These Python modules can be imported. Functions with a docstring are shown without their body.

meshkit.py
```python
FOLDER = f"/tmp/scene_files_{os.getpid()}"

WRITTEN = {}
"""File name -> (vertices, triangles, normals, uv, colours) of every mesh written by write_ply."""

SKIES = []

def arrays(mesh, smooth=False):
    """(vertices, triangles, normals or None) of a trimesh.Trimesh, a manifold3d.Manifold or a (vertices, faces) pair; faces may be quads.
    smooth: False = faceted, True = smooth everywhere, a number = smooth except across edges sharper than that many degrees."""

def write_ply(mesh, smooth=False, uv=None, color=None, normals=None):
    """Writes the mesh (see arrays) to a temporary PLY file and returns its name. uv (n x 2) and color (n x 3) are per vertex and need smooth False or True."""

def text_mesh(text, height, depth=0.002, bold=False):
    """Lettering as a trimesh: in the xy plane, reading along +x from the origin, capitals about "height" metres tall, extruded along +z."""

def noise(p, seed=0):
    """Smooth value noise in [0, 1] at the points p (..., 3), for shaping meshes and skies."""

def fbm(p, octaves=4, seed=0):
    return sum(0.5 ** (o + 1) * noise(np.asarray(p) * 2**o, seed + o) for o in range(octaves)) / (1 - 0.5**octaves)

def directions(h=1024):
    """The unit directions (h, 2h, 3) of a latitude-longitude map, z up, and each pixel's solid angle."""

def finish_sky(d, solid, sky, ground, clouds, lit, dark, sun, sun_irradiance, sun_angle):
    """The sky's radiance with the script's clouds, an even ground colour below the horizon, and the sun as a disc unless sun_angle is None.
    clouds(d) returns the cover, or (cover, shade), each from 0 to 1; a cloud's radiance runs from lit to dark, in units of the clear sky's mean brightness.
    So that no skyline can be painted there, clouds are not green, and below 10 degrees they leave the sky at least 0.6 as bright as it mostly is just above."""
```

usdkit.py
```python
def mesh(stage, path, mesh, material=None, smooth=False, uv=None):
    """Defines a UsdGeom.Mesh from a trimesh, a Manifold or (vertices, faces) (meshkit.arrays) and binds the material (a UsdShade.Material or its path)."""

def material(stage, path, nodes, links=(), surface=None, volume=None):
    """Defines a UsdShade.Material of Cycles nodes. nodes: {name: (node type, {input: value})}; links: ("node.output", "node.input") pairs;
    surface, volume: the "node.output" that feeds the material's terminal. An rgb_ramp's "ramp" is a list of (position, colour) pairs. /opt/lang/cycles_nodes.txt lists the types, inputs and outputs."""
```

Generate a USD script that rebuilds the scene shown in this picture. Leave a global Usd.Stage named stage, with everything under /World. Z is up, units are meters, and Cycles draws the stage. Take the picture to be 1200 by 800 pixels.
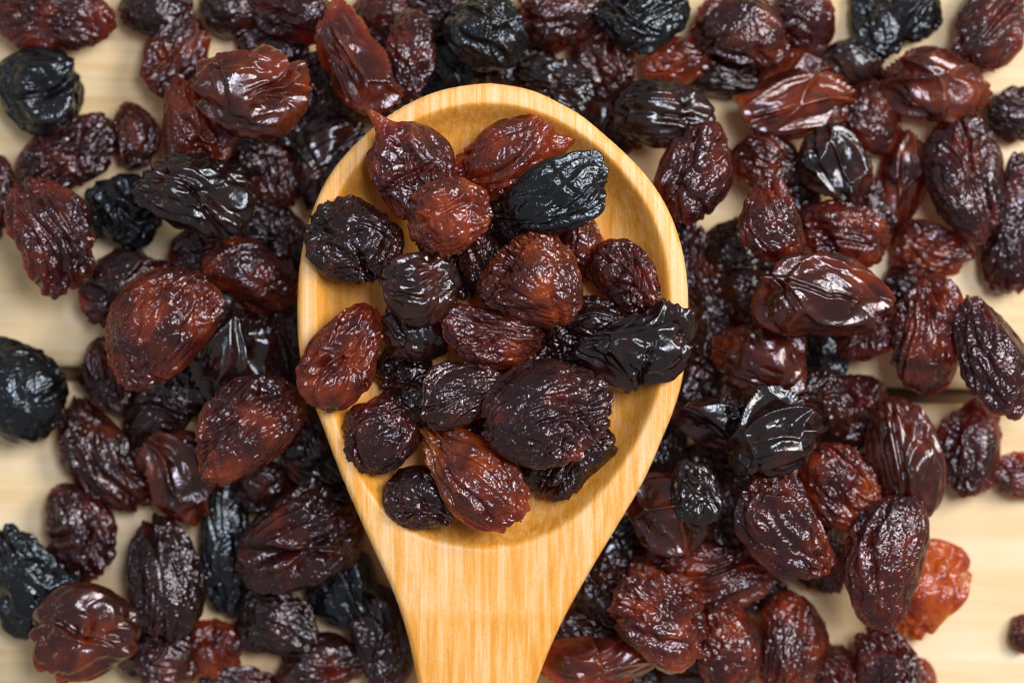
import math
import numpy as np
import trimesh
import usdkit
from pxr import Gf, Sdf, Usd, UsdGeom, UsdLux, UsdShade
from scipy.interpolate import CubicSpline
from scipy.spatial import cKDTree
from shapely.geometry import Polygon
import shapely

stage = Usd.Stage.CreateInMemory()
UsdGeom.SetStageUpAxis(stage, UsdGeom.Tokens.z)
UsdGeom.SetStageMetersPerUnit(stage, 1.0)
UsdGeom.Xform.Define(stage, '/World')

# ------------------------------------------------------------------ camera, light, exposure
PX = 0.00014          # metres of table per pixel of a 1200 pixel wide picture
HC = 0.50             # the lens is this high above the table
cam = UsdGeom.Camera.Define(stage, '/World/camera')
cam.AddTranslateOp().Set(Gf.Vec3d(0, 0, HC))
FL = 100.0
cam.CreateFocalLengthAttr(FL)
cam.CreateHorizontalApertureAttr(FL * 1200 * PX / HC)
cam.CreateVerticalApertureAttr(FL * 1200 * PX / HC * 682 / 1024)
cam.CreateFocusDistanceAttr(HC - 0.029)
cam.CreateFStopAttr(9.0)
cam.CreateClippingRangeAttr(Gf.Vec2f(0.01, 10))
cam.CreateExposureAttr(0.0)


def rect_light(name, direction, dist, w, h, radiance, color):
    d = np.array(direction, float)
    d /= np.linalg.norm(d)
    L = UsdLux.RectLight.Define(stage, '/World/' + name)
    L.CreateWidthAttr(w)
    L.CreateHeightAttr(h)
    L.CreateIntensityAttr(radiance)
    L.CreateColorAttr(Gf.Vec3f(*color))
    z = d                                       # the light shines along -z
    x = np.cross([0, 1, 0], z); x /= np.linalg.norm(x)
    y = np.cross(z, x)
    p = d * dist
    m = Gf.Matrix4d(*x, 0, *y, 0, *z, 0, *p, 1)
    L.AddTransformOp().Set(m)
    return L


rect_light('window_light', (0.62, 0.30, 0.74), 0.85, 0.26, 0.34, 20.0, (1.0, 0.95, 0.89))
rect_light('upper_window_light', (0.22, 0.20, 0.95), 0.95, 0.21, 0.32, 22.5, (0.84, 0.87, 1.0))
rect_light('side_light', (-0.75, 0.10, 0.60), 0.95, 0.16, 0.24, 4.5, (0.80, 0.90, 1.0))
dome = UsdLux.DomeLight.Define(stage, '/World/room_light')
dome.CreateIntensityAttr(0.09)
dome.CreateColorAttr(Gf.Vec3f(0.96, 0.97, 1.0))


# ------------------------------------------------------------------ helpers
def at(px, py, z=0.0):
    """The point at height z that stands at this place of the photograph."""
    k = PX * (HC - z) / HC
    return np.array([(px - 600) * k, (400 - py) * k, z])


count = {}


def numbered(name, parent='/World'):
    key = parent + '/' + name
    n = count.get(key, 0)
    count[key] = n + 1
    return key if n == 0 else f'{key}_{n:03d}'


def tag(prim, label=None, cat=None, group=None, kind=None):
    for k, v in (('label', label), ('category', cat), ('group', group), ('kind', kind)):
        if v:
            prim.SetCustomDataByKey(k, v)


def M(name, nodes, links, surface='p.BSDF'):
    return usdkit.material(stage, '/World/Looks/' + name, nodes, links, surface=surface)


# ------------------------------------------------------------------ materials
def raisin_material(name, dark, mid, light, bias, rough, sss=0.38, coat=0.0, tint=(1.0, 0.91, 0.98), bump=0.35, spec=0.66):
    """Dried skin: three tones in soft patches, a little light inside, fine skin relief."""
    nodes = {
        'tc': ('texture_coordinate', {}),
        'oi': ('object_info', {}),
        'mul': ('math', {'math_type': 'multiply', 'value2': 3.7}),
        'off': ('combine_xyz', {'y': 0.0, 'z': 0.0}),
        'vec': ('vector_math', {'math_type': 'add'}),
        'n1': ('noise_texture', {'scale': 170.0, 'detail': 3.0, 'roughness': 0.55}),
        'n2': ('noise_texture', {'scale': 900.0, 'detail': 3.0, 'roughness': 0.6}),
        'shift': ('math', {'math_type': 'multiply_add', 'value2': 0.13, 'value3': bias - 0.065}),
        'sum': ('math', {'math_type': 'add'}),
        'ramp': ('rgb_ramp', {'ramp': [(0.0, dark), (0.42, dark), (0.56, mid), (0.72, light), (1.0, light)]}),
        'rr': ('map_range', {'from_min': 0.35, 'from_max': 0.65, 'to_min': rough * 0.7, 'to_max': rough * 1.35}),
        'v': ('voronoi_texture', {'scale': 1500.0, 'feature': 'smooth_f1', 'smoothness': 0.6}),
        'b1': ('bump', {'strength': bump, 'distance': 0.00022, 'invert': True}),
        'b2': ('bump', {'strength': bump * 0.6, 'distance': 0.00018}),
        'n5': ('noise_texture', {'scale': 560.0, 'detail': 1.6, 'roughness': 0.5, 'distortion': 0.6}),
        'ab': ('math', {'math_type': 'pingpong', 'value2': 0.11}),
        'b3': ('bump', {'strength': min(1.0, bump * 1.6), 'distance': 0.0013}),
        'n3': ('noise_texture', {'scale': 1500.0, 'detail': 2.0, 'roughness': 0.55}),
        'p': ('principled_bsdf', {'subsurface_method': 'random_walk', 'subsurface_weight': sss, 'subsurface_scale': 0.003,
                                  'subsurface_radius': (1.0, 0.22, 0.07), 'specular_ior_level': spec, 'specular_tint': tint,
                                  'coat_weight': coat, 'coat_roughness': 0.12}),
    }
    links = [('oi.random', 'mul.value1'), ('mul.value', 'off.x'), ('tc.object', 'vec.vector1'), ('off.vector', 'vec.vector2'),
             ('vec.vector', 'n1.vector'), ('vec.vector', 'n2.vector'), ('vec.vector', 'v.vector'), ('vec.vector', 'n3.vector'),
             ('oi.random', 'shift.value1'), ('n1.fac', 'sum.value1'), ('shift.value', 'sum.value2'), ('sum.value', 'ramp.fac'),
             ('ramp.color', 'p.base_color'), ('n2.fac', 'rr.value'), ('rr.result', 'p.roughness'),
             ('v.distance', 'b1.height'), ('n3.fac', 'b2.height'), ('b1.normal', 'b2.normal'), ('b2.normal', 'b3.normal'), ('vec.vector', 'n5.vector'), ('n5.fac', 'ab.value1'), ('ab.value', 'b3.height'), ('b3.normal', 'p.normal')]
    return M(name, nodes, links)


BLUE = (0.78, 0.89, 1.0)
R = {
    'brown': raisin_material('brown_skin', (0.0170, 0.0040, 0.0027), (0.0460, 0.0085, 0.0038), (0.1350, 0.0210, 0.0048), 0.0, 0.16),
    'red': raisin_material('red_skin', (0.0250, 0.0044, 0.0030), (0.0640, 0.0090, 0.0040), (0.1750, 0.0250, 0.0055), 0.05, 0.16, sss=0.35),
    'amber': raisin_material('amber_skin', (0.1200, 0.0130, 0.0022), (0.2800, 0.0370, 0.0032), (0.4200, 0.0760, 0.0060), 0.06, 0.17, sss=0.4),
    'orange': raisin_material('orange_red_skin', (0.0300, 0.0046, 0.0030), (0.0850, 0.0110, 0.0040), (0.2300, 0.0340, 0.0060), 0.06, 0.15, sss=0.35, spec=0.7),
    'amber_red': raisin_material('amber_red_skin', (0.0450, 0.0070, 0.0030), (0.1350, 0.0200, 0.0040), (0.3300, 0.0600, 0.0060), 0.06, 0.15, sss=0.35),
    'purple': raisin_material('purple_skin', (0.0150, 0.0034, 0.0034), (0.0380, 0.0064, 0.0045), (0.1000, 0.0140, 0.0055), -0.02, 0.15),
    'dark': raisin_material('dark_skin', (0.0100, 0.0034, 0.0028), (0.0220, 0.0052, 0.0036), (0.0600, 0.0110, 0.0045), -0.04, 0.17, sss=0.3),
    'black': raisin_material('black_skin', (0.0036, 0.0033, 0.0038), (0.0055, 0.0044, 0.0046), (0.0120, 0.0062, 0.0055), -0.05, 0.19, sss=0.1, tint=BLUE, spec=0.65, coat=0.12, bump=0.3),
    'gloss': raisin_material('glossy_brown_skin', (0.0230, 0.0052, 0.0030), (0.0600, 0.0105, 0.0040), (0.1500, 0.0230, 0.0055), 0.0, 0.19, sss=0.3, coat=0.2, bump=0.10),
    'gloss_red': raisin_material('glossy_red_skin', (0.0320, 0.0052, 0.0028), (0.0880, 0.0120, 0.0036), (0.1920, 0.0288, 0.0056), 0.04, 0.19, sss=0.4, coat=0.2, bump=0.10),
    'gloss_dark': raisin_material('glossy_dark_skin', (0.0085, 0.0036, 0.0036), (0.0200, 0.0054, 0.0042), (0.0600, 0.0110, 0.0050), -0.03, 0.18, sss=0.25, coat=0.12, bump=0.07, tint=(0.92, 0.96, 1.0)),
}


def wood_material(name, tones, along, across, fine, rough, bump, blotch=0.0, speckle=0.0, node=None):
    """Wood grain that runs along the local x axis."""
    nodes = {
        'tc': ('texture_coordinate', {}),
        'oi': ('object_info', {}),
        'mul': ('math', {'math_type': 'multiply', 'value2': 5.3}),
        'off': ('combine_xyz', {'x': 0.0, 'z': 0.0}),
        'vec': ('vector_math', {'math_type': 'add'}),
        'm1': ('mapping', {'scale': (along, across, across * 0.7)}),
        'm2': ('mapping', {'scale': (along * 2.5, fine, fine * 0.5)}),
        'n1': ('noise_texture', {'scale': 1.0, 'detail': 4.0, 'roughness': 0.55, 'distortion': 0.35}),
        'n2': ('noise_texture', {'scale': 1.0, 'detail': 5.0, 'roughness': 0.7}),
        'n3': ('noise_texture', {'scale': 38.0, 'detail': 2.0, 'roughness': 0.5}),
        'n4': ('noise_texture', {'scale': 2600.0, 'detail': 2.0, 'roughness': 0.5}),
        's1': ('math', {'math_type': 'multiply_add', 'value2': 0.5}),
        'k2': ('math', {'math_type': 'multiply_add', 'value2': 0.5, 'value3': 0.0}),
        's3': ('math', {'math_type': 'multiply_add', 'value2': blotch}),
        's4': ('math', {'math_type': 'multiply_add', 'value2': speckle}),
        'sub': ('math', {'math_type': 'add', 'value2': -0.5 * (blotch + speckle)}),
        'ramp': ('rgb_ramp', {'ramp': tones}),
        'b': ('bump', {'strength': bump, 'distance': 0.00012}),
        'p': ('principled_bsdf', {'roughness': rough, 'specular_ior_level': 0.35}),
    }
    links = [('oi.random', 'mul.value1'), ('mul.value', 'off.y'), ('tc.object', 'vec.vector1'), ('off.vector', 'vec.vector2'),
             ('vec.vector', 'm1.vector'), ('vec.vector', 'm2.vector'), ('vec.vector', 'n3.vector'), ('vec.vector', 'n4.vector'),
             ('m1.vector', 'n1.vector'), ('m2.vector', 'n2.vector'), ('n2.fac', 'k2.value1'), ('n1.fac', 's1.value1'), ('k2.value', 's1.value3'),
             ('n3.fac', 's3.value1'), ('s1.value', 's3.value3'), ('n4.fac', 's4.value1'), ('s3.value', 's4.value3'), ('s4.value', 'sub.value1'),
             ('sub.value', 'ramp.fac'), ('ramp.color', 'p.base_color'), ('n2.fac', 'b.height'), ('b.normal', 'p.normal')]
    if node:                                   # a growth joint across the grain: the wood is darker beyond it
        nodes['sx'] = ('separate_xyz', {})
        nodes['wob'] = ('math', {'math_type': 'multiply_add', 'value2': 0.006, 'value3': -0.003})
        nodes['ax'] = ('math', {'math_type': 'add'})
        nodes['mr'] = ('map_range', {'from_min': node - 0.0012, 'from_max': node + 0.0008, 'to_min': 0.035, 'to_max': -0.045, 'clamp': True})
        nodes['add'] = ('math', {'math_type': 'add'})
        links[links.index(('sub.value', 'ramp.fac'))] = ('add.value', 'ramp.fac')
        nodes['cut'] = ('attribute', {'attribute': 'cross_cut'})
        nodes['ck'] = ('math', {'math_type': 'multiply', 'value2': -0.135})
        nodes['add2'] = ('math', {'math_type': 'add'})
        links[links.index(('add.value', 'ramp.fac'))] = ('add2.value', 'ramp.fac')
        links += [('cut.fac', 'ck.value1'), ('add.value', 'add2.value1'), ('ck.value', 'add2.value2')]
        links += [('tc.object', 'sx.vector'), ('n1.fac', 'wob.value1'), ('sx.x', 'ax.value1'), ('wob.value', 'ax.value2'), ('ax.value', 'mr.value'), ('sub.value', 'add.value1'), ('mr.result', 'add.value2')]
    return M(name, nodes, links)


pine = wood_material('pine', [(0.30, (0.62, 0.40, 0.17)), (0.42, (0.76, 0.55, 0.28)), (0.52, (0.82, 0.63, 0.36)), (0.66, (0.86, 0.71, 0.47))],
                     9.0, 150.0, 420.0, 0.55, 0.25, blotch=0.25)
bamboo = wood_material('bamboo', [(0.26, (0.64, 0.235, 0.022)), (0.42, (0.80, 0.345, 0.048)), (0.50, (0.86, 0.43, 0.105)), (0.59, (0.89, 0.54, 0.23)), (0.72, (0.91, 0.67, 0.41))],
                       5.0, 800.0, 2600.0, 0.42, 0.35, blotch=0.26, speckle=0.14, node=0.043)

# ------------------------------------------------------------------ the table: boards with narrow seams between them
TILT = -math.atan2(27, 1070)
table = UsdGeom.Xform.Define(stage, '/World/table')
p0 = at(600, 451.5)
table.AddTranslateOp().Set(Gf.Vec3d(*map(float, p0)))
table.AddRotateZOp().Set(math.degrees(TILT))
tag(table.GetPrim(), 'pale pine table top of wide boards under the spoon and raisins', 'table')
GAP, BW, TH = 0.0024, 0.092, 0.018


def board(w, l, t, ch=0.0011):
    """A board whose long top edges are eased."""
    prof = [(-w / 2, -t), (w / 2, -t), (w / 2, -ch), (w / 2 - ch * 0.35, -ch * 0.35), (w / 2 - ch, 0), (-w / 2 + ch, 0), (-w / 2 + ch * 0.35, -ch * 0.35), (-w / 2, -ch)]
    m = trimesh.creation.extrude_polygon(Polygon(prof), l)
    v = m.vertices.copy()
    return trimesh.Trimesh(np.c_[v[:, 2] - l / 2, v[:, 0], v[:, 1]], m.faces, process=False)


for k in (0, -1, 1, -2):
    path = numbered('plank', '/World/table')
    pm = usdkit.mesh(stage, path, board(BW, 0.62, TH), pine)
    pm.AddTranslateOp().Set(Gf.Vec3d(0.02 * k, (k + 0.5) * (BW + GAP), 0))

dark_wood = M('dark_wood', {'p': ('principled_bsdf', {'base_color': (0.16, 0.085, 0.035), 'roughness': 0.8})}, [])
shade_wood = M('seam_wood', {'p': ('principled_bsdf', {'base_color': (0.12, 0.06, 0.024), 'roughness': 0.8})}, [])
for k in (-1, 0, 1):                             # loose tongues close the seams from below
    tm = usdkit.mesh(stage, numbered('tongue', '/World/table'), trimesh.creation.box((0.60, GAP - 0.0002, 0.004)), shade_wood)
    tm.AddTranslateOp().Set(Gf.Vec3d(0, k * (BW + GAP), -0.0030 - 0.002))
um = usdkit.mesh(stage, '/World/table/underlay', trimesh.creation.box((0.60, 0.36, 0.012)), dark_wood)
um.AddTranslateOp().Set(Gf.Vec3d(0, 0, -TH - 0.0065))

# ------------------------------------------------------------------ the spoon
RIM = 0.0245


def spoon_z(py):
    """Height of the rim plane: the handle runs down towards the table."""
    y = (400 - np.asarray(py, float)) * PX
    return RIM + np.where(y < 0, y, 0) * 0.085


LEFT = [(575, 97), (543, 100), (512, 107), (485, 118), (460, 132), (425, 160), (387, 203), (362, 258), (350, 318), (348, 375), (351, 415), (360, 452), (375, 492), (393, 540), (416, 595), (440, 648), (460, 692), (475, 735), (489, 797), (502, 870), (511, 960), (517, 1080), (520, 1300), (519, 1650), (528, 1745), (556, 1775)]
RIGHT = [(575, 97), (605, 101), (630, 108), (653, 119), (678, 133), (702, 152), (751, 198), (776, 232), (794, 272), (804, 315), (807, 370), (804, 418), (795, 464), (777, 512), (756, 560), (732, 602), (706, 645), (683, 684), (661, 724), (630, 797), (609, 870), (597, 960), (591, 1080), (588, 1300), (590, 1650), (582, 1745), (556, 1775)]
INNER = [(575, 121), (535, 124), (488, 140), (450, 165), (410, 206), (385, 258), (372, 318), (371, 375), (375, 425), (388, 478), (408, 532), (438, 585), (475, 620), (522, 637), (575, 642), (630, 631), (680, 601), (725, 551), (752, 507), (774, 450), (783, 400), (785, 345), (779, 296), (762, 248), (732, 204), (692, 165), (645, 137), (610, 125)]


def curve(points, n, closed=False):
    p = np.array(points, float)
    if closed:
        p = np.vstack([p, p[:1]])
    s = np.r_[0, np.cumsum(np.linalg.norm(np.diff(p, axis=0), axis=1))]
    cs = CubicSpline(s, p, bc_type='periodic' if closed else 'not-a-knot')
    return cs, s[-1], cs(np.linspace(0, s[-1], n))


lc, ll, lpts = curve(LEFT, 1500)
rc, rl, rpts = curve(RIGHT, 1500)
_, _, inpts = curve(INNER, 900, True)
inner_poly = Polygon(inpts)
out_tree = cKDTree(np.vstack([lpts, rpts]))
in_tree = cKDTree(inpts)


def spoon_top(P):
    """Height of the upper face at pixels P, and the distance to the outline in millimetres."""
    mm = PX * 1000 * 0.95
    e = out_tree.query(P)[0] * mm
    d = in_tree.query(P)[0] * mm
    inside = shapely.contains_xy(inner_poly, P[:, 0], P[:, 1])
    d = np.where(inside, d, -d)
    soft = 0.22
    d = soft * np.logaddexp(0, d / soft)
    hollow = 5.4 * (1 - np.exp(-(d / 3.0) ** 1.35)) + 2.6 * (1 - (1 - np.clip(d / 24.0, 0, 1)) ** 2)
    r = 1.0
    edge = np.where(e < r, r - np.sqrt(np.maximum(r * r - (r - np.minimum(e, r)) ** 2, 0)), 0)
    crown = 0.35 * np.clip(e / 4, 0, 1) ** 0.8
    # the shoulder falls gently into the handle
    z = spoon_z(P[:, 1]) + (-hollow - edge + crown) * 0.001
    return z, e


def make_spoon():
    nt, nu = 380, 150
    t = np.r_[np.linspace(0, 0.56, 300) ** 1.25 / 0.56 ** 0.25, np.linspace(0.56, 1, nt - 299)[1:]]
    A, B = lc(t * ll), rc(t * rl)
    u = 0.5 - 0.5 * np.cos(np.linspace(0, math.pi, nu))
    u = 0.55 * u + 0.45 * np.linspace(0, 1, nu)
    P = A[:, None] * (1 - u)[None, :, None] + B[:, None] * u[None, :, None]
    Q = P.reshape(-1, 2)
    zt, e = spoon_top(Q)
    under = 1.0 + 13.0 * (1 - np.exp(-(np.maximum(e, 0) / 11.0) ** 0.72))
    low = spoon_z(Q[:, 1]) - under * 0.001
    zb = np.minimum(low, zt - 0.0006)
    edge = np.zeros((nt, nu), bool); edge[:, 0] = edge[:, -1] = True; edge[0] = edge[-1] = True
    edge = edge.ravel()
    zb[edge] = zt[edge]
    def world(z):
        k = PX * (HC - spoon_z(Q[:, 1])) / HC
        return np.c_[(Q[:, 0] - 600) * k, (400 - Q[:, 1]) * k, z]
    V = np.vstack([world(zt), world(zb)])
    i = np.arange(nt * nu).reshape(nt, nu)
    a, b, c, d = i[:-1, :-1].ravel(), i[1:, :-1].ravel(), i[1:, 1:].ravel(), i[:-1, 1:].ravel()
    F = np.vstack([np.c_[a, b, c], np.c_[a, c, d]])
    F = np.vstack([F, F[:, ::-1] + nt * nu])
    m = trimesh.Trimesh(V, F, process=True)
    m.merge_vertices(digits_vertex=7)
    m.update_faces(m.nondegenerate_faces())
    return m


sp = make_spoon()
c0 = at(575, 400, RIM)
v = sp.vertices - c0
sp = trimesh.Trimesh(np.c_[-v[:, 1], v[:, 0], v[:, 2]], sp.faces, process=False)      # local x runs down the handle
spoon = usdkit.mesh(stage, '/World/spoon', sp, bamboo, smooth=50)
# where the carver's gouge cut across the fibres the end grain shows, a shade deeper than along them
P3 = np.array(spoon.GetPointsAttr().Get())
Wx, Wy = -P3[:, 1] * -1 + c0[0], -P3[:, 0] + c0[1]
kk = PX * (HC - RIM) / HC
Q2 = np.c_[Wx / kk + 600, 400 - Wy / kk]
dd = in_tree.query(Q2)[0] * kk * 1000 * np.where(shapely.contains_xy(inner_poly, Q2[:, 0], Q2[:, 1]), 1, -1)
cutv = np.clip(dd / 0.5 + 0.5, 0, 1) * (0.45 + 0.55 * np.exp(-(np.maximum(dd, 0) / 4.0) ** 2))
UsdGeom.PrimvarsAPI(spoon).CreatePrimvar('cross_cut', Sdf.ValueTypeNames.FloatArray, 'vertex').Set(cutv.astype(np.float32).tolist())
spoon.AddTranslateOp().Set(Gf.Vec3d(*map(float, c0)))
spoon.AddRotateZOp().Set(-90)
tag(spoon.GetPrim(), 'bamboo spoon heaped with raisins, its handle pointing down', 'spoon')


# ------------------------------------------------------------------ raisins
SPHERES = {}


def sphere(n):
    """A geodesic sphere of 20 n n triangles."""
    if n not in SPHERES:
        ico = trimesh.creation.icosahedron()
        V, F, base = [], [], 0
        ij = [(i, j) for i in range(n + 1) for j in range(n + 1 - i)]
        idx = {q: k for k, q in enumerate(ij)}
        T = []
        for i in range(n):
            for j in range(n - i):
                T.append((idx[i, j], idx[i + 1, j], idx[i, j + 1]))
                if i + j < n - 1:
                    T.append((idx[i + 1, j], idx[i + 1, j + 1], idx[i, j + 1]))
        T, W = np.array(T), np.array(ij, float) / n
        for f in ico.faces:
            a, b, c = ico.vertices[f]
            V.append(a + W[:, :1] * (b - a) + W[:, 1:] * (c - a))
            F.append(T + base)
            base += len(ij)
        V = np.vstack(V); V /= np.linalg.norm(V, axis=1, keepdims=True)
        m = trimesh.Trimesh(V, np.vstack(F), process=False)
        m.merge_vertices(digits_vertex=6)
        SPHERES[n] = (np.array(m.vertices), np.array(m.faces))
    return SPHERES[n]


def waves(x, k, rng, n=26, stretch=(0.55, 1, 1), spread=0.22):
    """A random field of one wavelength: it meanders as wrinkles do."""
    q = rng.normal(size=(n, 3)); q /= np.linalg.norm(q, axis=1, keepdims=True)
    q *= k * (1 + spread * rng.uniform(-1, 1, (n, 1))) * np.array(stretch)
    return np.cos(x @ q.T + rng.uniform(0, 2 * np.pi, n)).sum(1) / math.sqrt(n / 2)


# style: list of (wave number, height, shape), lumpiness, facets, squareness, thickness
#   shape p = pillows parted by creases, r = thin ridges, s = soft both ways
STYLE = {
    'fine':   dict(w=[(6, .040, 's'), (12, .045, 'p'), (21, .050, 'r'), (34, .034, 's')], lump=.07, stretch=.62, facet=.35, crease=(1, 2), dent=(1, 2)),
    'wrinkle': dict(w=[(5, .070, 'r'), (9, .075, 'p'), (17, .060, 'r'), (30, .032, 's')], lump=.09, stretch=.55, facet=.5, crease=(2, 4), dent=(2, 3)),
    'long':   dict(w=[(5, .055, 's'), (10, .075, 'r'), (18, .060, 'r'), (31, .030, 's')], lump=.08, stretch=.42, facet=.4, crease=(2, 3), dent=(1, 2)),
    'fold':   dict(w=[(4, .090, 'r'), (8, .100, 'r'), (15, .055, 'r'), (28, .022, 's')], lump=.10, stretch=.6, facet=.6, crease=(3, 5), dent=(2, 3)),
    'leather': dict(w=[(7, .030, 'r'), (14, .022, 's'), (28, .011, 's')], lump=.10, stretch=.7, facet=.5, crease=(1, 2), dent=(1, 2), plates=(9, 14)),
    'smooth': dict(w=[(4, .060, 's'), (7, .070, 'p'), (14, .030, 'r'), (28, .012, 's')], lump=.08, stretch=.6, facet=.4, crease=(1, 3), dent=(1, 2)),
}


def unit(rng, up=None):
    q = rng.normal(size=3)
    if up is not None:
        q[2] = abs(q[2]) + up
    return q / np.linalg.norm(q)


def raisin_mesh(seed, a, b, c, style, n, feats=()):
    rng = np.random.default_rng(1000 + seed)
    d, f = sphere(n)
    S = STYLE[style]
    st = (S['stretch'], 1, 1)
    warp = np.stack([waves(d, 3.2, rng, 10, (1, 1, 1)) for _ in range(3)], 1)
    x = d + 0.13 * warp + 0.03 * np.stack([waves(d, 8.0, rng, 10, (1, 1, 1)) for _ in range(3)], 1)
    r = 1 + S['lump'] * waves(d, 2.3, rng, 12, (1, 1, 1)) * 1.15
    if S.get('facet'):
        N = rng.normal(size=(11, 3)); N /= np.linalg.norm(N, axis=1, keepdims=True)
        hh = rng.uniform(0.74, 0.95, 11)
        q = np.maximum(d @ N.T / hh, 1e-3)
        pw = 14
        fac = (1 + (q ** pw).sum(1)) ** (-1 / pw)
        r *= 1 + S['facet'] * (fac / fac.mean() - 1)
    where = np.clip(0.80 + 0.55 * np.tanh(1.2 * waves(d, 3.2, rng, 12, (1, 1, 1))), 0.15, 2)      # wrinkles are deeper in some places
    for k, h, kind in S['w']:
        w = waves(x, k * rng.uniform(.85, 1.15), rng, 26, st, 0.42)
        if kind == 'p':
            g = np.minimum(np.abs(w) * 1.5, 1.5) - 0.85
        elif kind == 'r':
            g = 0.75 - np.sqrt(w * w + 0.02) * 1.15
            g = np.maximum(g, -1.1)
        else:
            g = np.tanh(1.2 * w) * 0.8
        r += 1.12 * h * g * where
    # plates: skin sunk flat between thin standing ridges
    if 'plates' in S:
        C = rng.normal(size=(int(rng.integers(*S['plates'])), 3)); C /= np.linalg.norm(C, axis=1, keepdims=True)
        y = d + 0.16 * warp
        D = np.sort(np.linalg.norm(y[:, None] - C[None], axis=2), axis=1)
        gap = (D[:, 1] - D[:, 0]) / 0.5
        r += 0.16 * np.exp(-(gap / 0.13) ** 1.4) - 0.22 * np.clip(gap, 0, 1) ** 0.6 + 0.08
    # creases where the skin has folded in, with raised lips, and sunken flanks
    wob = 0.10 * waves(d, 4.5, rng, 12, (1, 1, 1))
    for _ in range(int(rng.integers(S['crease'][0], S['crease'][1] + 1))):
        o = unit(rng, 0.3)
        m = np.cross(o, unit(rng)); m[0] *= 0.6; m /= np.linalg.norm(m)
        dist = np.abs(d @ m + wob)
        span = rng.uniform(0.5, 1.1)
        win = np.clip(1.25 - (np.arccos(np.clip(d @ o, -1, 1)) / span) ** 2, 0, 1)
        wd, am = rng.uniform(0.05, 0.11), rng.uniform(0.07, 0.17)
        r += win * am * (-np.exp(-(dist / wd) ** 2) + 0.55 * np.exp(-((dist - 1.8 * wd) / (0.9 * wd)) ** 2))
    for _ in range(int(rng.integers(S['dent'][0], S['dent'][1] + 1))):
        o = unit(rng, 0.1)
        ang = np.arccos(np.clip(d @ o, -1, 1))
        wd, am = rng.uniform(0.4, 0.75), rng.uniform(0.07, 0.17)
        r -= am * (np.exp(-(ang / wd) ** 2 * 1.3) - 0.22 * np.exp(-((ang - 1.35 * wd) / (0.4 * wd)) ** 2))
    # taper: one end a little narrower
    ta = rng.uniform(-0.20, 0.20)
    r = 1 + np.where(r > 1, 0.30 * np.tanh((r - 1) / 0.30), r - 1)
    for ft in feats:
        if ft[0] == 'taper':
            ta = ft[1]
    for ft in feats:
        if ft[0] in ('dent', 'bump'):
            _, u, v_, wd, am = ft
            o = np.array([u, v_, math.sqrt(max(0.0, 1 - u * u - v_ * v_))])
            o /= np.linalg.norm(o)
            ang = np.arccos(np.clip(d @ o, -1, 1))
            if ft[0] == 'bump':
                r += am * np.exp(-(ang / wd) ** 2 * 1.2)
            else:
                r -= am * (np.exp(-(ang / wd) ** 2 * 1.4) - 0.35 * np.exp(-((ang - 1.5 * wd) / (0.5 * wd)) ** 2))
        if ft[0] == 'slit':
            _, pts, wd, am = ft
            Pn = np.array(pts, float)
            xy = d[:, :2]
            best = np.full(len(d), 9.0)
            for p, q in zip(Pn[:-1], Pn[1:]):
                tt = np.clip(((xy - p) @ (q - p)) / ((q - p) @ (q - p)), 0, 1)
                best = np.minimum(best, np.linalg.norm(xy - (p + tt[:, None] * (q - p)), axis=1))
            best = np.where(d[:, 2] > 0, best, 9)
            r += -am * np.exp(-(best / wd) ** 2) + 0.4 * am * np.exp(-((best - 1.9 * wd) / (0.9 * wd)) ** 2)
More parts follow.
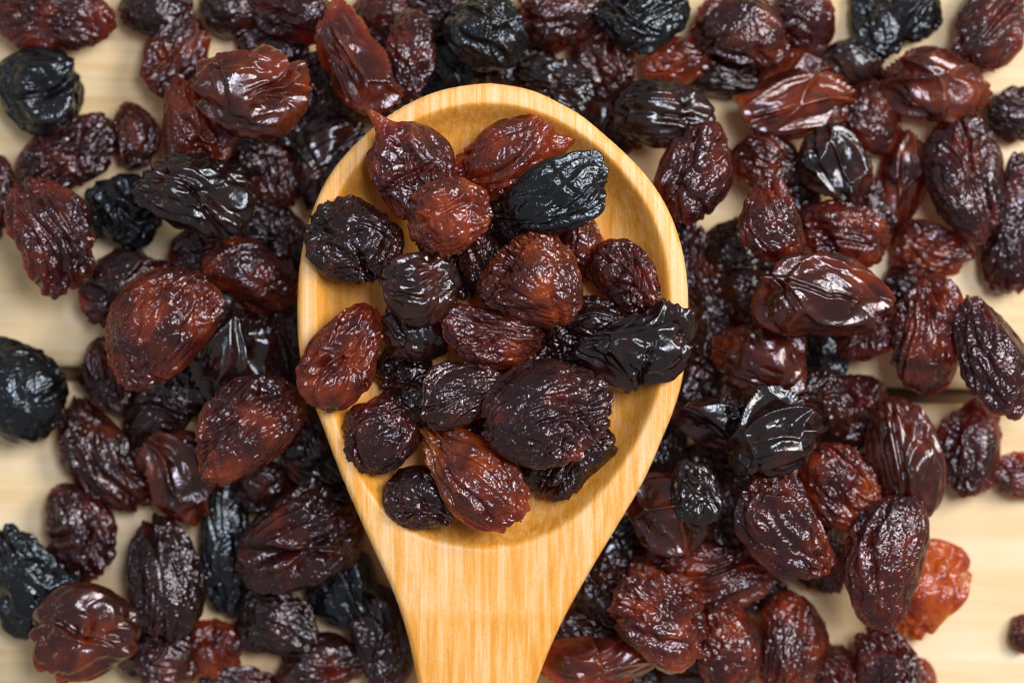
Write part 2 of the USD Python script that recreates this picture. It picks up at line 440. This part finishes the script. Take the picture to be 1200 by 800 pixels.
    v = d * r[:, None]
    s = 1 + ta * v[:, 0]
    v = np.c_[v[:, 0], v[:, 1] * s, v[:, 2] * s]
    bend = rng.uniform(-0.22, 0.22)
    v[:, 1] += bend * (v[:, 0] ** 2 - 0.4)
    v -= (v.max(0) + v.min(0)) / 2
    e = np.array([np.percentile(np.abs(v[:, i]), 99.5) for i in range(3)])
    v /= e
    v[:, :2] *= math.sqrt(math.pi / shapely.convex_hull(shapely.MultiPoint(v[::3, :2])).area)
    return v * np.array([a, b, c]), f


# Every raisin: x, y, half length, half width (pixels of the photograph), slant of the long axis (degrees, clockwise), layer, style, skin, detail, label [, features]
PILE = [
    # ---- upper left
    (62, 20, 72, 42, 8, 0, 'fine', 'red', 1, 'large reddish purple raisin cut off by the top left corner'),
    (46, 108, 49, 50, 0, 0, 'smooth', 'black', 1, 'round black raisin with a hollow centre, alone on bare wood at upper left', [('dent', .10, -.02, .36, .42)]),
    (184, 8, 42, 34, 10, 0, 'leather', 'dark', 0, 'dark purple raisin at the top edge, right of the large corner raisin'),
    (208, 62, 54, 37, 112, 0, 'wrinkle', 'brown', 1, 'dull brown raisin standing upright left of the glossy coarse brown one'),
    (293, 108, 67, 54, 15, 2, 'fold', 'gloss', 1, 'large glossy brown raisin with coarse shining folds at upper left'),
    (226, 150, 58, 44, 62, 1, 'fold', 'red', 1, 'reddish raisin pointing down, tucked under the glossy coarse brown one'),
    (161, 159, 38, 28, 88, 0, 'wrinkle', 'brown', 0, 'small dark brown raisin in shade left of the reddish pointed one'),
    (79, 183, 62, 42, -46, 0, 'wrinkle', 'purple', 1, 'purple brown raisin slanting just below the round hollow black one'),
    (63, 272, 68, 48, 62, 1, 'wrinkle', 'purple', 1, 'purple brown raisin with an amber lower edge, left of the small black wrinkled one'),
    (-3, 232, 48, 22, 85, 0, 'wrinkle', 'brown', 0, 'brown raisin half cut off by the left edge'),
    (148, 248, 44, 43, 60, 0, 'fold', 'black', 1, 'small black wrinkled raisin between two purple ones at left'),
    (227, 228, 70, 46, 10, 1, 'fold', 'gloss_dark', 1, 'leathery dark purple raisin with long sharp shining ridges at left'),
    (320, 206, 38, 31, 82, 0, 'fine', 'brown', 0, 'small dim pebbly brown raisin in shade between ridged purple one and spoon'),
    (293, 324, 56, 42, 10, 1, 'fold', 'red', 1, 'reddish brown folded raisin left of the spoon, above the grey smooth one'),
    (248, 298, 46, 36, -20, 0, 'wrinkle', 'purple', 0, 'dark purple raisin partly hidden behind the reddish folded one'),
    (148, 338, 54, 44, -35, 0, 'leather', 'dark', 0, 'blackish raisin behind the upper left of the big finely wrinkled one'),
    (184, 383, 76, 57, -58, 2, 'fine', 'red', 2, 'big finely wrinkled reddish egg shaped raisin at left', [('taper', .12)]),
    (266, 412, 64, 46, -82, 1, 'leather', 'gloss_dark', 1, 'smooth greyish violet raisin beside the big finely wrinkled one', [('dent', -.1, -.75, .25, .4)]),
    (285, 503, 73, 50, -52, 2, 'fine', 'red', 2, 'pebbly red raisin with a pale curled scar at its top, left of the spoon', [('dent', .62, .1, .22, .25), ('taper', .08)]),
    (120, 536, 71, 42, 57, 1, 'long', 'brown', 1, 'long brown raisin slanting down right beside the blue black one'),
    (20, 457, 60, 53, 35, 0, 'smooth', 'black', 1, 'plump blue black raisin cut off by the left edge beside the board seam', [('taper', .1)]),
    (128, 442, 44, 34, 80, 0, 'wrinkle', 'brown', 0, 'dim brown raisin under the lower left of the big finely wrinkled one'),
    (186, 480, 44, 36, -30, 0, 'leather', 'dark', 0, 'dark raisin with a bluish point, below the big finely wrinkled one'),
    (214, 556, 58, 44, 62, 1, 'leather', 'gloss', 0, 'dark brown shiny raisin under the lower left of the pebbly red one'),
    (95, 624, 58, 40, 78, 0, 'long', 'purple', 1, 'upright purple brown raisin above the glossy translucent brown one'),
    (193, 676, 72, 44, 78, 1, 'wrinkle', 'dark', 2, 'blackish purple wrinkled raisin standing upright on bare wood at lower left'),
    (26, 684, 66, 50, 45, 0, 'fold', 'black', 1, 'folded blue black raisin cut off by the lower left edge'),
    (96, 738, 63, 56, -30, 1, 'smooth', 'gloss', 2, 'glossy translucent brown raisin near the bottom left corner', [('dent', .1, .1, .7, .12)]),
    (184, 766, 46, 42, 10, 0, 'wrinkle', 'purple', 1, 'purple raisin below the blackish upright wrinkled one at the bottom'),
    (264, 640, 80, 30, 88, 0, 'smooth', 'black', 0, 'tall black raisin with one blue streak, left of the big bluish sheened one'),
    (346, 634, 74, 56, -24, 2, 'wrinkle', 'purple', 2, 'big raisin with bluish sheen and an amber left edge, left of the handle'),
    (326, 727, 50, 42, 15, 0, 'fold', 'dark', 1, 'blackish wrinkled raisin just below the big bluish sheened one'),
    (402, 697, 46, 40, 80, 0, 'fold', 'black', 0, 'black raisin in shade left of the spoon handle'),
    (255, 764, 38, 32, 75, 0, 'wrinkle', 'red', 1, 'small red raisin at the bottom, left of the blackish wrinkled one'),
    (285, 806, 50, 26, 5, 0, 'wrinkle', 'dark', 0, 'dark raisin cut off by the bottom edge beside the small red one'),
    (375, 780, 52, 38, -10, 0, 'fold', 'brown', 0, 'dim reddish brown raisin at the bottom edge left of the handle'),
    (452, 752, 66, 38, 78, 0, 'wrinkle', 'dark', 0, 'dark raisin lying against the left side of the handle at the bottom'),
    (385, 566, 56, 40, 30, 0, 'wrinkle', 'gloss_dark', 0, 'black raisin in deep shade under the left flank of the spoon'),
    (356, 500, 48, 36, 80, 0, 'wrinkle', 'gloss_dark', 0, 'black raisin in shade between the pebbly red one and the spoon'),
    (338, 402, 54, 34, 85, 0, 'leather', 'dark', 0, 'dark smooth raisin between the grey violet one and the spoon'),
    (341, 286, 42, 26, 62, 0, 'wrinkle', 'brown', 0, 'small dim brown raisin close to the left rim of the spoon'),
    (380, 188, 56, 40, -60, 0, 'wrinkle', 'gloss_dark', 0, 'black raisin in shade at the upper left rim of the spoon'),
    # ---- top
    (270, 10, 34, 34, 0, 0, 'smooth', 'dark', 0, 'greyish dark raisin at the top edge above the glossy coarse brown one'),
    (340, 18, 50, 36, 10, 1, 'wrinkle', 'purple', 1, 'purple brown raisin at the top edge above the long glossy red one'),
    (412, 70, 74, 36, 60, 1, 'leather', 'gloss_red', 1, 'long glossy reddish raisin reaching down to the upper left rim of the spoon'),
    (456, 22, 42, 34, 10, 0, 'wrinkle', 'purple', 0, 'dim purple raisin at the top edge, right of the long glossy red one'),
    (482, 62, 52, 28, 86, 1, 'wrinkle', 'purple', 0, 'narrow upright brownish purple raisin above the spoon'),
    (530, 84, 46, 38, -20, 0, 'leather', 'black', 0, 'black raisin in shade touching the top of the spoon'),
    (572, 37, 47, 45, 40, 1, 'wrinkle', 'black', 1, 'blue black wrinkled raisin straight above the spoon top'),
    (513, 14, 40, 34, 0, 0, 'wrinkle', 'dark', 0, 'dark raisin at the top edge left of the blue black one'),
    (662, 18, 54, 42, 5, 1, 'wrinkle', 'brown', 0, 'dim brown raisin between two blue black ones at the top'),
    (650, 99, 46, 32, 22, 1, 'fold', 'gloss_dark', 1, 'dark raisin with glints on the upper right rim of the spoon'),
    (708, 82, 44, 38, 80, 0, 'wrinkle', 'brown', 0, 'dim brown raisin below the bright blue black one at the top'),
    (752, 18, 53, 42, -8, 1, 'wrinkle', 'black', 1, 'blue black raisin with bright blue shine at the top edge'),
    (792, 71, 40, 27, -10, 1, 'smooth', 'gloss_red', 1, 'small orange brown shiny raisin below the brightest blue black one'),
    (778, 134, 60, 40, 5, 1, 'fold', 'gloss_dark', 1, 'coarsely folded bluish black raisin at the upper right of the spoon'),
    (872, 35, 56, 44, 22, 2, 'fold', 'brown', 1, 'brown raisin with deep parallel folds at the top right of the spoon'),
    (943, 20, 40, 34, 30, 0, 'wrinkle', 'purple', 0, 'dim purple raisin at the top edge right of the deeply folded brown one'),
    (940, 82, 50, 30, -20, 0, 'leather', 'red', 0, 'reddish raisin behind the top of the glossy red brown one'),
    (933, 122, 69, 39, -10, 1, 'leather', 'gloss_red', 2, 'glossy red brown raisin with bright white glints at upper right'),
    (1026, 26, 42, 30, 62, 0, 'fold', 'black', 1, 'black raisin with a bluish rim at the top edge, the left of a pair'),
    (1072, 16, 33, 34, 0, 0, 'smooth', 'black', 1, 'small smooth black raisin with a blue patch at the top edge'),
    (1097, 100, 63, 43, 12, 1, 'leather', 'gloss', 2, 'leathery brown raisin with a flat shining top at upper right', [('dent', .2, -.05, .55, .22)]),
    (1162, 32, 58, 40, -62, 0, 'long', 'purple', 1, 'dark purple raisin with a blue streak in the top right corner'),
    (1190, 135, 34, 32, 0, 0, 'wrinkle', 'dark', 0, 'small dark raisin at the right edge below the top right corner one'),
    (1018, 140, 44, 36, 60, 0, 'wrinkle', 'red', 0, 'dim reddish raisin between the glossy red brown and leathery brown ones'),
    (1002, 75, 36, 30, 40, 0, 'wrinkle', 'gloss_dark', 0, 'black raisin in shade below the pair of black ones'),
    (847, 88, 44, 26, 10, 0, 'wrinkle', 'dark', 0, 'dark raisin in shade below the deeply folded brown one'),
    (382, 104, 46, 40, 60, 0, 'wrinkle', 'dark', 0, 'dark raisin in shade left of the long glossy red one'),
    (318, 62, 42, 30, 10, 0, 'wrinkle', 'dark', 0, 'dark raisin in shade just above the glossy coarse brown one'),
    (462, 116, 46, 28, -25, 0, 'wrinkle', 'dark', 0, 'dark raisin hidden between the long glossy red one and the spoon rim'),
    # ---- right
    (978, 197, 48, 40, 65, 1, 'leather', 'gloss_dark', 1, 'hollow black raisin with pale bluish ridges below the glossy red brown one', [('dent', .1, .2, .5, .3)]),
    (899, 188, 42, 34, 10, 1, 'wrinkle', 'brown', 1, 'brown knobbly raisin left of the hollow black one'),
    (815, 203, 60, 42, 106, 1, 'wrinkle', 'purple', 2, 'purple raisin sparkling blue, just right of the spoon at upper right'),
    (1059, 209, 54, 28, 98, 0, 'leather', 'gloss_red', 1, 'narrow orange brown raisin left of the long wrinkled purple one'),
    (1133, 211, 74, 46, 78, 1, 'long', 'purple', 2, 'big purple brown raisin with long wrinkles near the right edge'),
    (1192, 262, 78, 36, 96, 0, 'smooth', 'purple', 1, 'tall purple raisin cut off by the right edge'),
    (901, 262, 50, 35, 72, 1, 'wrinkle', 'red', 1, 'reddish purple raisin below the brown knobbly one'),
    (990, 275, 54, 38, 20, 1, 'wrinkle', 'orange', 1, 'brown and orange raisin above the big slit one'),
    (1091, 294, 47, 33, 8, 0, 'fold', 'red', 1, 'dark red raisin with one bright glint at right of centre'),
    (821, 322, 62, 28, 78, 0, 'wrinkle', 'brown', 1, 'narrow dull brown raisin along the right rim of the spoon'),
    (862, 290, 40, 34, 0, 0, 'wrinkle', 'dark', 0, 'dark raisin in shade right of the narrow dull brown one'),
    (966, 347, 82, 49, 8, 2, 'leather', 'gloss', 2, 'biggest glossy brown raisin with a dark slit across its flat top', [('slit', [(-.62, .28), (-.2, .12), (.05, .0), (.2, .06), (.5, .0)], .035, .12), ('bump', -.2, .3, .6, .05)]),
    (1015, 392, 38, 30, -42, 1, 'wrinkle', 'red', 1, 'red raisin under the lower right of the big slit one'),
    (1090, 392, 68, 44, 96, 1, 'long', 'red', 2, 'upright red brown raisin right of the big slit one'),
    (1164, 418, 72, 42, 66, 1, 'long', 'purple', 2, 'purple raisin with blue sheen, rightmost beside the upright red brown one'),
    (890, 422, 57, 42, 10, 1, 'wrinkle', 'gloss_red', 1, 'brown wrinkled raisin below the left end of the big slit one'),
    (966, 410, 36, 30, 60, 0, 'fold', 'black', 0, 'small dark bluish raisin under the big slit one'),
    (836, 408, 48, 38, 80, 0, 'wrinkle', 'dark', 0, 'dark raisin right of the spoon where a black one juts over the rim'),
    (846, 487, 54, 36, 5, 1, 'leather', 'gloss_dark', 1, 'smooth black raisin with thin red rimmed edges, right of the spoon', [('dent', -.1, 0, .6, .16)]),
    (904, 504, 56, 52, -25, 2, 'leather', 'gloss_dark', 2, 'angular dark raisin with a bright bluish facet at right', [('dent', .35, -.1, .4, .16)]),
    (1008, 468, 35, 31, 60, 0, 'wrinkle', 'purple', 1, 'roundish purple brown raisin on the board seam at right'),
    (962, 468, 36, 35, 30, 1, 'wrinkle', 'dark', 1, 'dark wrinkled raisin left of the roundish one on the board seam'),
    (1060, 540, 71, 44, 84, 2, 'smooth', 'gloss', 2, 'shiny brown raisin with a dark groove like a coffee bean', [('slit', [(-.9, -.1), (-.2, .02), (.4, .1), (.85, 0)], .07, .14), ('taper', .1)]),
    (1134, 523, 56, 38, 96, 0, 'fold', 'purple', 1, 'purple brown raisin just right of the coffee bean like one'),
    (1192, 556, 38, 26, 10, 0, 'wrinkle', 'red', 1, 'small red raisin at the right edge on bare wood'),
    (986, 574, 58, 42, 62, 1, 'fine', 'red', 2, 'finely wrinkled red brown raisin left of the coffee bean like one'),
    (1000, 514, 42, 32, 10, 0, 'wrinkle', 'brown', 0, 'dim brown raisin below the roundish one on the seam'),
    (918, 619, 68, 47, 54, 2, 'long', 'red', 2, 'large raisin with fine parallel wrinkles right of the spoon at lower right'),
    (1033, 656, 77, 47, 104, 2, 'fine', 'purple', 2, 'long pebbly purple raisin lying over the bright amber one'),
    (1086, 691, 60, 43, -60, 0, 'smooth', 'amber', 2, 'bright amber raisin on bare wood at lower right'),
    (1199, 742, 22, 16, 88, 0, 'wrinkle', 'brown', 0, 'brown raisin just showing at the lower right edge'),
    (782, 600, 52, 46, 40, 1, 'leather', 'gloss', 2, 'leathery brown raisin with bent thin ridges close to the spoon at lower right'),
    (814, 578, 38, 30, 60, 1, 'fold', 'gloss_dark', 1, 'small dark raisin with blue white glints beside the bent ridged one'),
    (838, 545, 46, 30, 15, 0, 'smooth', 'dark', 0, 'dark raisin in shade below the smooth red rimmed one'),
    (770, 532, 46, 40, 70, 0, 'wrinkle', 'dark', 0, 'dark raisin in shade under the right flank of the spoon'),
    (822, 681, 82, 43, -4, 1, 'fold', 'red', 2, 'long reddish wrinkled raisin at the lower right with blue glints'),
    (775, 727, 66, 46, 40, 2, 'wrinkle', 'red', 2, 'red raisin with a flat greyish top, leaning on the long reddish one', [('dent', .2, .1, .55, .14)]),
    (712, 688, 50, 40, 80, 0, 'wrinkle', 'dark', 0, 'dark raisin close to the right side of the handle'),
    (694, 742, 58, 30, 8, 0, 'wrinkle', 'dark', 0, 'dark raisin above the orange brown glossy one by the handle'),
    (700, 776, 70, 32, -6, 1, 'leather', 'gloss_red', 1, 'orange brown glossy raisin touching the handle at the bottom'),
    (855, 757, 54, 38, 84, 1, 'fine', 'red', 2, 'upright pebbly reddish purple raisin at the bottom right of the handle'),
    (931, 756, 62, 42, 88, 1, 'fine', 'orange', 2, 'upright orange red raisin at the bottom, below the parallel wrinkled one', [('taper', .1)]),
    (980, 786, 36, 30, 30, 0, 'wrinkle', 'purple', 1, 'small purple raisin at the bottom beside the upright orange red one'),
    (1040, 786, 54, 38, 78, 1, 'wrinkle', 'purple', 1, 'purple raisin at the bottom edge below the long pebbly purple one'),
    (1075, 798, 28, 24, 50, 0, 'fine', 'orange', 0, 'red raisin peeping out at the bottom edge under a purple one'),
    (886, 694, 38, 24, 10, 0, 'wrinkle', 'dark', 0, 'small dark raisin under the lower end of the parallel wrinkled one'),
    (722, 642, 46, 34, -55, 0, 'fold', 'gloss_dark', 0, 'black raisin with grey glints along the right flank of the spoon'),
    (880, 562, 46, 36, 20, 0, 'wrinkle', 'dark', 0, 'dark raisin in shade below the angular bright faceted one'),
    (958, 652, 46, 36, 60, 0, 'wrinkle', 'brown', 0, 'dark red raisin in shade right of the parallel wrinkled one'),
    (852, 632, 40, 36, 30, 0, 'wrinkle', 'gloss_dark', 0, 'black raisin in shade left of the parallel wrinkled one'),
    (742, 806, 50, 26, 0, 0, 'wrinkle', 'dark', 0, 'dark raisin cut off by the bottom edge below the orange brown one'),
    (803, 790, 42, 32, 20, 0, 'fold', 'gloss', 0, 'dark red raisin at the bottom edge left of the pebbly reddish purple one'),
    (866, 345, 42, 38, 60, 0, 'wrinkle', 'brown', 0, 'dim brown raisin under the left end of the big slit one'),
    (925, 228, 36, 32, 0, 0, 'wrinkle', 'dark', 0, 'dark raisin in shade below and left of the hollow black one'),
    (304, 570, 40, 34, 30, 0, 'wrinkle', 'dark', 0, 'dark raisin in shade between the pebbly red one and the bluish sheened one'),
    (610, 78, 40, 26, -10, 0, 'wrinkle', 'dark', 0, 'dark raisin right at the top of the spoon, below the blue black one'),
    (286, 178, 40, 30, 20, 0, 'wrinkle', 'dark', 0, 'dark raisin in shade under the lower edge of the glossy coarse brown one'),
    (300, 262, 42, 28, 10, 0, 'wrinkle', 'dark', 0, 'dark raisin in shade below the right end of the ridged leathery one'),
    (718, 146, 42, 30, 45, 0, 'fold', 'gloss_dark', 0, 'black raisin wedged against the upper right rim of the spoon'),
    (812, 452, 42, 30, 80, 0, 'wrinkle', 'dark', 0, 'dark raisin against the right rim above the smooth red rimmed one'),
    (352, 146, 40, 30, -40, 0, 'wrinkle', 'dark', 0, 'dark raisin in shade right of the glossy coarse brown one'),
    (1024, 240, 36, 26, 60, 0, 'wrinkle', 'brown', 0, 'dim brown raisin tucked left of the narrow orange brown one'),
    (906, 316, 38, 24, 10, 0, 'wrinkle', 'dark', 0, 'dark raisin just under the upper left corner of the big slit one'),
    (1070, 340, 36, 26, 20, 0, 'wrinkle', 'purple', 0, 'purple raisin between the one with a bright glint and the upright red brown one'),
    (222, 452, 40, 30, 40, 0, 'wrinkle', 'dark', 0, 'dark raisin under the lower right of the big finely wrinkled one'),
    (850, 590, 40, 32, 50, 0, 'wrinkle', 'dark', 0, 'dark raisin in the gap right of the small one with blue white glints'),
    (785, 240, 34, 26, 70, 0, 'wrinkle', 'dark', 0, 'small dark raisin under the sparkling blue one by the rim'),
]

SPOONFUL = [
    (478, 189, 66, 47, 52, 2, 'long', 'red', 3, 'red brown raisin with long wrinkles and a pointed tip over the upper left rim', [('bump', -.97, .2, .17, .5), ('taper', .05)]),
    (600, 184, 66, 42, -24, 1, 'wrinkle', 'red', 3, 'translucent red raisin with a knobbly end at the top of the spoonful', [('bump', .95, -.22, .2, .42), ('bump', .8, .35, .3, .22)]),
    (655, 229, 64, 43, -25, 2, 'smooth', 'black', 3, 'jet black smooth raisin at the upper right of the spoonful', [('slit', [(.0, .8), (.05, .2), (.25, -.3)], .05, .06)]),
    (526, 253, 51, 45, -20, 2, 'fine', 'orange', 3, 'small pebbly red raisin between long wrinkled one and jet black one'),
    (413, 281, 58, 49, 20, 1, 'wrinkle', 'dark', 3, 'dark brown wrinkled raisin by the left rim, upper of two there'),
    (492, 339, 46, 43, 0, 2, 'smooth', 'gloss_dark', 3, 'round violet black smooth raisin left of the centre of the spoonful'),
    (487, 384, 42, 42, 60, 1, 'smooth', 'gloss_dark', 2, 'blackish raisin with one long shining fold under the round violet black one'),
    (630, 333, 58, 56, 40, 2, 'fine', 'amber_red', 3, 'orange red heart shaped pebbly raisin at the centre of the spoonful', [('taper', -.25)]),
    (566, 314, 52, 26, 76, 1, 'wrinkle', 'brown', 2, 'narrow brown raisin behind the left of the heart shaped one'),
    (681, 288, 42, 26, 88, 0, 'wrinkle', 'orange', 2, 'narrow red raisin below the jet black one'),
    (733, 329, 48, 38, 74, 0, 'wrinkle', 'red', 3, 'red brown raisin against the right inner wall of the spoon'),
    (746, 407, 67, 48, -8, 1, 'fold', 'gloss_dark', 3, 'blue black folded raisin jutting over the right rim of the spoon'),
    (573, 397, 62, 34, 12, 1, 'wrinkle', 'red', 3, 'long dark red raisin across the middle of the spoonful'),
    (660, 402, 44, 34, 10, 0, 'wrinkle', 'dark', 2, 'dark raisin wedged between the heart shaped and the blue black folded ones'),
    (404, 418, 66, 42, -58, 1, 'wrinkle', 'red', 3, 'dark red wrinkled raisin by the left rim, lower of two there'),
    (474, 434, 40, 30, 20, 0, 'wrinkle', 'dark', 2, 'dark raisin deep in the spoonful below the shining folded one'),
    (543, 461, 52, 38, -12, 1, 'wrinkle', 'brown', 3, 'dim brown wrinkled raisin left of the largest purple one'),
    (446, 507, 53, 44, -55, 0, 'wrinkle', 'purple', 3, 'purple black wrinkled raisin with bright ridges at lower left of the spoonful'),
    (641, 484, 75, 62, -20, 2, 'fine', 'purple', 3, 'largest purple brown pebbly raisin at the lower right of the spoonful'),
    (662, 532, 58, 44, -35, 0, 'wrinkle', 'dark', 3, 'grey blue wrinkled raisin under the largest purple one'),
    (550, 558, 76, 44, 40, 1, 'long', 'amber_red', 3, 'amber red raisin with long wrinkles at the bottom of the spoonful', [('taper', .12)]),
    (495, 587, 44, 38, 25, 0, 'wrinkle', 'dark', 3, 'small dark purple raisin left of the amber red one'),
    (606, 262, 46, 34, 10, 0, 'wrinkle', 'dark', 2, 'dark raisin deep under the jet black one'),
    (602, 432, 44, 30, 0, 0, 'wrinkle', 'dark', 2, 'dark raisin deep between the long dark red one and the largest purple one'),
    (566, 505, 46, 30, 20, 0, 'wrinkle', 'dark', 2, 'dark raisin deep between the largest purple one and the amber red one'),
    (536, 318, 36, 28, 70, 0, 'wrinkle', 'dark', 2, 'dark raisin deep to the right of the round violet black one'),
    (700, 376, 36, 28, 10, 0, 'wrinkle', 'dark', 2, 'dark raisin deep between heart shaped and blue black folded ones'),
    (498, 476, 36, 28, 40, 0, 'wrinkle', 'dark', 2, 'dark raisin deep between the dim brown and the purple black ones'),
]
DETAIL = {0: 22, 1: 26, 2: 32, 3: 46}

# ---- heights: each raisin settles on the table or the spoon and on those below it
CELL = 3.0
GX, GY = np.meshgrid(np.arange(-100, 1301, CELL), np.arange(-100, 901, CELL))


def settle(rows, ground, sink, start):
    H = ground.copy()
    zs = {}
    for k in sorted(range(len(rows)), key=lambda i: (rows[i][5], i)):
        x, y, a, b, th = rows[k][:5]
        c = 0.74 * min(a, b)
        t = math.radians(th)
        dx, dy = GX - x, GY - y
        u, v_ = dx * math.cos(t) + dy * math.sin(t), -dx * math.sin(t) + dy * math.cos(t)
        q = (u / a) ** 2 + (v_ / b) ** 2
        core = q < 0.62
        full = q < 1
        hgt = c * np.sqrt(np.maximum(1 - q, 0)) * PX * 0.95
        if core.any():
            zc = float(np.max((H + hgt * sink)[core]))
        else:
            zc = c * PX * 0.9
        zs[k] = zc
        H = np.where(full, np.maximum(H, zc + hgt), H)
    return zs, H


allpx = np.c_[GX.ravel(), GY.ravel()]
inside = shapely.contains_xy(Polygon(np.vstack([lpts, rpts[::-1]])), allpx[:, 0], allpx[:, 1])
top = np.full(len(allpx), 0.0)
top[inside] = spoon_top(allpx[inside])[0]
zs_pile, Hp = settle(PILE, np.zeros(GX.shape), 0.82, 0)
zs_spoon, Hs = settle(SPOONFUL, np.where(inside, top, RIM - 0.004).reshape(GX.shape), 0.70, 0)


def place(rows, zs, group, first):
    for k, row in enumerate(rows):
        x, y, a, b, th, layer, style, skin, det, label = row[:10]
        feats = row[10] if len(row) > 10 else ()
        seed = first + k
        rng = np.random.default_rng(seed)
        z = zs[k]
        if first < 500:
            z = min(z, 0.0195)
        else:
            z = min(z, (0.0225, 0.0265, 0.0305)[layer])       # soft fruit presses into the fruit below
        s = PX * (HC - z) / HC * (1.05 if first < 500 else 1.04)
        c = 0.74 * min(a, b)
        vv, ff = raisin_mesh(seed, a * s, b * s, c * s, style, DETAIL[det], feats)
        m = trimesh.transformations.euler_matrix(rng.uniform(-.16, .16), rng.uniform(-.14, .14), -math.radians(th), 'sxyz')[:3, :3]
        vv = vv @ m.T
        if layer == 0 and first < 500:
            z = -vv[:, 2].min() - 0.0001
        p = at(x, y, z)
        path = numbered('raisin')
        g = usdkit.mesh(stage, path, trimesh.Trimesh(vv, ff, process=False), R[skin], smooth=True)
        g.AddTranslateOp().Set(Gf.Vec3d(*map(float, p)))
        tag(g.GetPrim(), label, 'raisin', group)


place(PILE, zs_pile, 'raisins strewn on the table around the spoon', 0)
place(SPOONFUL, zs_spoon, 'raisins heaped in the spoon', 500)
